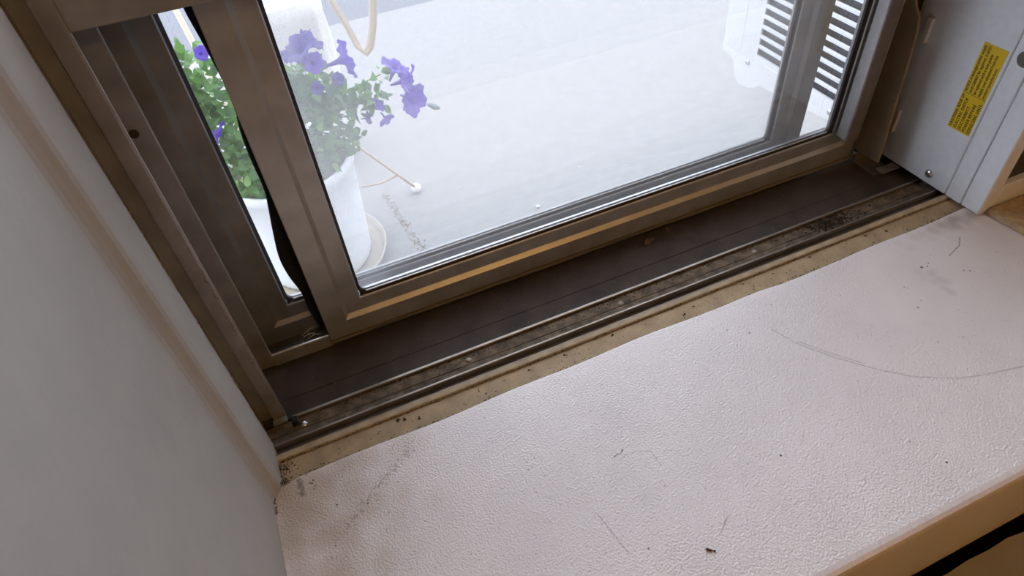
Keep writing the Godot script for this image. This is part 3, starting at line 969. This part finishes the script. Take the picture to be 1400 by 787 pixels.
func build_outside() -> void:
	var gy := -0.50
	tag(box("pavement", Vector3(-6, gy - 0.12, -2.36), Vector3(8, gy, -0.242), M.concrete, self, 0.004), "pale grey concrete paving outside the window", "pavement", "", "structure")
	tag(box("road", Vector3(-30, gy - 0.14, -40), Vector3(30, gy - 0.012, -2.362), M.asphalt, self, 0.004), "blue grey asphalt beyond the edge of the pale paving", "road", "", "structure")
	# dark soil streak and pale flecks on the paving
	var st := begin()
	for k in 260:
		var v := rng.randf()
		var p := Vector3(0.318, gy, -1.14).lerp(Vector3(0.352, gy, -0.80), v)
		crumb(st, p + Vector3(rng.randfn(0, 0.006), 0.0008, rng.randfn(0, 0.006)), rng.randf_range(0.0008, 0.0034) * (0.5 + 0.7 * v))
	tag(obj("soil_streak", st, M.grit), "line of spilled soil across the paving right of the flower pot", "soil", "", "stuff")
	st = begin()
	for k in 40:
		crumb(st, Vector3(rng.randf_range(0.35, 1.1), gy + 0.001, rng.randf_range(-2.1, -0.7)), rng.randf_range(0.001, 0.004))
	crumb(st, Vector3(0.677, gy + 0.003, -0.865), 0.007)
	tag(obj("paving_flecks", st, M.lint), "small pale flecks lying on the paving outside", "debris", "", "stuff")
	# ribbed white mat under the saucer
	var t := thing("ribbed_mat", "white ribbed plastic mat under the flower pot outside the window", "mat", Vector3(0.07, gy, -0.86))
	box("sheet", Vector3(-0.17, 0.0, -0.20), Vector3(0.145, 0.010, 0.17), M.mat_white, t, 0.003)
	var rib := begin(true)
	var half := []
	for k in 7:
		var a := PI * k / 6.0
		half.append([cos(a) * 0.0042, sin(a) * 0.0042])
	extrude_x(rib, half, -0.165, 0.140)
	rib.generate_normals()
	var rm := rib.commit()
	for k in 28:
		mesh_node("rib", rm, M.mat_white, t).position = Vector3(0, 0.0098, -0.19 + k * 0.0128)
	# pot and saucer
	var py := gy + 0.0145
	st = begin(true)
	var pc := Vector3(0.105, py, -0.93)
	lathe(st, [[0.0, 0.0], [0.152, 0.0], [0.164, 0.006], [0.170, 0.022], [0.167, 0.024], [0.160, 0.010], [0.150, 0.005], [0.0, 0.005]], pc, Vector3.UP, 48)
	tag(obj("pot_saucer", st, M.saucer), "cream plastic saucer under the white flower pot", "saucer")
	t = thing("flower_pot", "round white flower pot holding the petunias outside the window", "flower pot", pc + Vector3(0, 0.0055, 0))
	st = begin(true)
	lathe(st, [[0.0, 0.0], [0.118, 0.0], [0.127, 0.004], [0.130, 0.014], [0.134, 0.080], [0.140, 0.180], [0.145, 0.262], [0.150, 0.266], [0.151, 0.288], [0.148, 0.291], [0.141, 0.288], [0.138, 0.262], [0.132, 0.180], [0.128, 0.10]], Vector3.ZERO, Vector3.UP, 48)
	obj("body", st, M.pot, t)
	st = begin(true)
	lathe(st, [[0.136, 0.262], [0.09, 0.270], [0.0, 0.272]], Vector3.ZERO, Vector3.UP, 32)
	obj("soil", st, M.soil, t)
	build_petunia(pc + Vector3(0, 0.2755, 0))
	# forked twig with a white ball at its end
	t = thing("twig", "thin forked brown twig leaning from the flower pot to the paving", "twig", Vector3(0.408, gy, -1.092))
	st = begin(true)
	var ball := Vector3(0, 0.014, 0)
	var top: Vector3 = Vector3(0.268, -0.235, -0.98) - Vector3(0.408, gy, -1.092)
	var fork := ball.lerp(top, 0.33)
	tube(st, [ball, fork, top], 0.0042, 0.0030, 7)
	obj("shaft", st, M.stick, t)
	st = begin(true)
	tube(st, [fork, fork.lerp(Vector3(-0.15, 0.11, 0.06), 0.5) + Vector3(0, -0.008, 0), Vector3(-0.15, 0.11, 0.06)], 0.0028, 0.0020, 7)
	obj("side_branch", st, M.stick, t)
	st = begin(true)
	var prof := []
	for k in 11:
		var a := -PI / 2 + PI * k / 10.0
		prof.append([maxf(0.0, cos(a)) * 0.0135, 0.0138 + sin(a) * 0.0135])
	lathe(st, prof, Vector3.ZERO, Vector3.UP, 20)
	tag(obj("ball", st, M.ball, t), "small round white ball at the twig's end", "")
	# pale cloth bag with a cord loop, behind the petunias
	t = thing("cloth_bag", "pale cloth bag with a beige loop standing behind the petunias", "bag", Vector3(0.215, gy, -1.42))
	st = begin(true)
	var rows := []
	for i in 12:
		var v := i / 11.0
		var row := []
		for j in 28:
			var a := TAU * j / 28
			var r := 1.0 + 0.05 * sin(a * 5.0 + v * 4.0) + 0.04 * sin(a * 9.0 - v * 7.0)
			var wx := lerpf(0.095, 0.115, v) * r
			var wz := lerpf(0.09, 0.055, v) * r
			row.append(Vector3(cos(a) * wx, v * 0.46, sin(a) * wz))
		rows.append(row)
	grid(st, rows, true)
	for j in 28:
		tri(st, Vector3(0, 0.40, 0), rows[11][j], rows[11][(j + 1) % 28])
	obj("body", st, M.cloth, t)
	for shift in [0.0, 0.016]:
		st = begin(true)
		var loop := []
		for q in [[0.325, 0.03], [0.350, -0.05], [0.370, -0.115], [0.383, -0.170], [0.398, -0.188], [0.415, -0.172], [0.435, -0.118], [0.449, -0.06], [0.455, -0.01], [0.445, 0.05], [0.41, 0.08], [0.37, 0.07], [0.325, 0.03]]:
			loop.append(Vector3(q[0] - shift * 0.6, q[1] + shift, -1.325 + shift) - t.position)
		tube(st, loop, 0.0065, 0.0065, 8)
		obj("strap", st, M.rope, t)
	# thin cream stake seen over the foliage at the far left
	st = begin(true)
	tube(st, [Vector3(0.02, gy, -1.20), Vector3(0.02, -0.30, -1.25), Vector3(-0.02, 0.10, -1.34)], 0.007, 0.007, 8)
	tag(obj("stake", st, M.rope), "pale cream stake standing behind the petunias at the left", "stake")

func build_petunia(at: Vector3) -> void:
	var t := thing("petunia_plant", "bushy petunia with green leaves and violet trumpet flowers in white pot", "plant", at)
	var leaves := []
	for k in 5:
		leaves.append(leaf_mesh(100 + k))
	var eye := Vector3(0.1385, 0.6, 0.4185)
	# clumps: world centre, radii, number of leaves that show, number inside
	var clumps := [
		[Vector3(-0.015, 0.010, -0.90), Vector3(0.080, 0.108, 0.08), 90, 300],
		[Vector3(0.020, -0.110, -0.88), Vector3(0.062, 0.060, 0.07), 44, 150],
		[Vector3(0.105, -0.050, -0.92), Vector3(0.08, 0.10, 0.09), 30, 120],
		[Vector3(0.200, -0.060, -0.90), Vector3(0.075, 0.085, 0.08), 80, 300],
		[Vector3(0.195, -0.150, -0.86), Vector3(0.045, 0.055, 0.05), 26, 110],
		[Vector3(0.252, -0.150, -0.87), Vector3(0.030, 0.035, 0.03), 16, 16],
		[Vector3(0.285, -0.085, -0.90), Vector3(0.042, 0.040, 0.04), 26, 40],
		[Vector3(0.335, -0.105, -0.91), Vector3(0.035, 0.038, 0.03), 18, 8],
		[Vector3(0.090, -0.185, -0.86), Vector3(0.105, 0.022, 0.065), 60, 60],
		[Vector3(0.030, -0.150, -0.82), Vector3(0.035, 0.030, 0.03), 24, 10],
		[Vector3(0.355, -0.055, -0.92), Vector3(0.020, 0.022, 0.02), 7, 0],
	]
	var bulk := []
	for k in 4:
		bulk.append(begin(true))
	for c in clumps:
		for k in c[2] + c[3]:
			var outer: bool = k < c[2]
			var d := Vector3(rng.randfn(), rng.randfn(), rng.randfn()).normalized()
			var to_eye: Vector3 = (eye - c[0]).normalized()
			if outer and d.dot(to_eye) < -0.1:
				d = -d
			var p: Vector3 = c[0] + d * c[1] * (rng.randf_range(0.75, 1.05) if outer else rng.randf_range(0.2, 0.85))
			var dir := (d + Vector3(rng.randfn(), rng.randfn() + 0.3, rng.randfn()) * 0.7).normalized()
			var side := dir.cross((to_eye + Vector3(rng.randfn(), rng.randfn(), rng.randfn()) * 0.6).normalized()).normalized()
			var size := rng.randf_range(0.016, 0.030)
			var bs := Basis(side, dir, side.cross(dir)).scaled(Vector3.ONE * size)
			var tone := 0
			var r := rng.randf()
			tone = 0 if r < 0.38 else (1 if r < 0.68 else (2 if r < 0.86 else 3))
			var xf := Transform3D(bs, p - at - bs.y * 0.4)
			if outer:
				mesh_node("leaf", leaves[rng.randi() % 5], M.leaf[tone], t).transform = xf
			else:
				bulk[tone].append_from(leaves[rng.randi() % 5], 0, xf)
	for k in 4:
		var mi := mesh_node("foliage", bulk[k].commit(), M.leaf[k], t)
		mi.set_meta("kind", "stuff")
	# stems from the soil out to the clumps
	for c in clumps:
		var st := begin(true)
		var p0 := Vector3(rng.randf_range(-0.05, 0.05), -0.004, rng.randf_range(-0.04, 0.04))
		var p2: Vector3 = c[0] - at
		tube(st, [p0, p0.lerp(p2, 0.5) + Vector3(0, 0.05, 0), p2], 0.003, 0.0015, 6)
		obj("stem", st, M.stem, t)
	# flowers: where, towards, rim radius, tone
	var fm := []
	for k in 4:
		fm.append(flower_mesh(200 + k))
	var flowers := [
		[Vector3(0.204, 0.070, -0.86), Vector3(-0.35, 0.75, 0.15), 0.037, 0],
		[Vector3(0.236, 0.068, -0.88), Vector3(0.7, 0.6, 0.1), 0.026, 0],
		[Vector3(0.222, 0.045, -0.83), Vector3(0.1, 0.2, 1.0), 0.020, 2],
		[Vector3(0.290, 0.020, -0.87), Vector3(1.0, 0.05, -0.15), 0.036, 1],
		[Vector3(0.388, -0.035, -0.90), Vector3(0.5, 0.8, 0.1), 0.030, 1],
		[Vector3(0.402, -0.070, -0.895), Vector3(0.8, 0.25, 0.4), 0.030, 2],
		[Vector3(0.412, -0.118, -0.89), Vector3(0.5, 0.0, 0.9), 0.035, 1],
		[Vector3(0.425, -0.085, -0.93), Vector3(0.9, -0.2, 0.3), 0.026, 1],
		[Vector3(0.330, -0.095, -0.87), Vector3(0.6, 0.6, 0.4), 0.015, 1],
		[Vector3(0.300, -0.112, -0.86), Vector3(0.7, 0.1, 0.4), 0.014, 0],
		[Vector3(0.340, -0.140, -0.88), Vector3(0.3, -0.5, 0.8), 0.018, 1],
		[Vector3(0.214, 0.000, -0.82), Vector3(0.3, 0.3, 0.9), 0.013, 0],
		[Vector3(0.258, 0.002, -0.83), Vector3(0.3, 0.3, 0.9), 0.013, 0],
		[Vector3(0.014, -0.030, -0.80), Vector3(0.75, -0.45, 0.25), 0.026, 0],
		[Vector3(0.040, 0.108, -0.84), Vector3(0.4, 0.3, 0.8), 0.013, 1],
	]
	var i := 0
	for f in flowers:
		var b := frame_of(f[1]).scaled(Vector3.ONE * f[2])
		var o := mesh_node("flower", fm[i % 4], M.petal[f[3]], t)
		o.transform = Transform3D(b, f[0] - at)
		i += 1
	var st2 := begin(true)
	lathe(st2, [[0.0, 0.0], [0.003, 0.003], [0.006, 0.012], [0.0075, 0.020], [0.004, 0.030], [0.0, 0.034]], Vector3(0.438, -0.140, -0.90) - at, Vector3(0.8, -0.5, 0.1), 10)
	tag(obj("bud", st2, M.bud, t), "grey green spent bud at the end of the right branch", "")
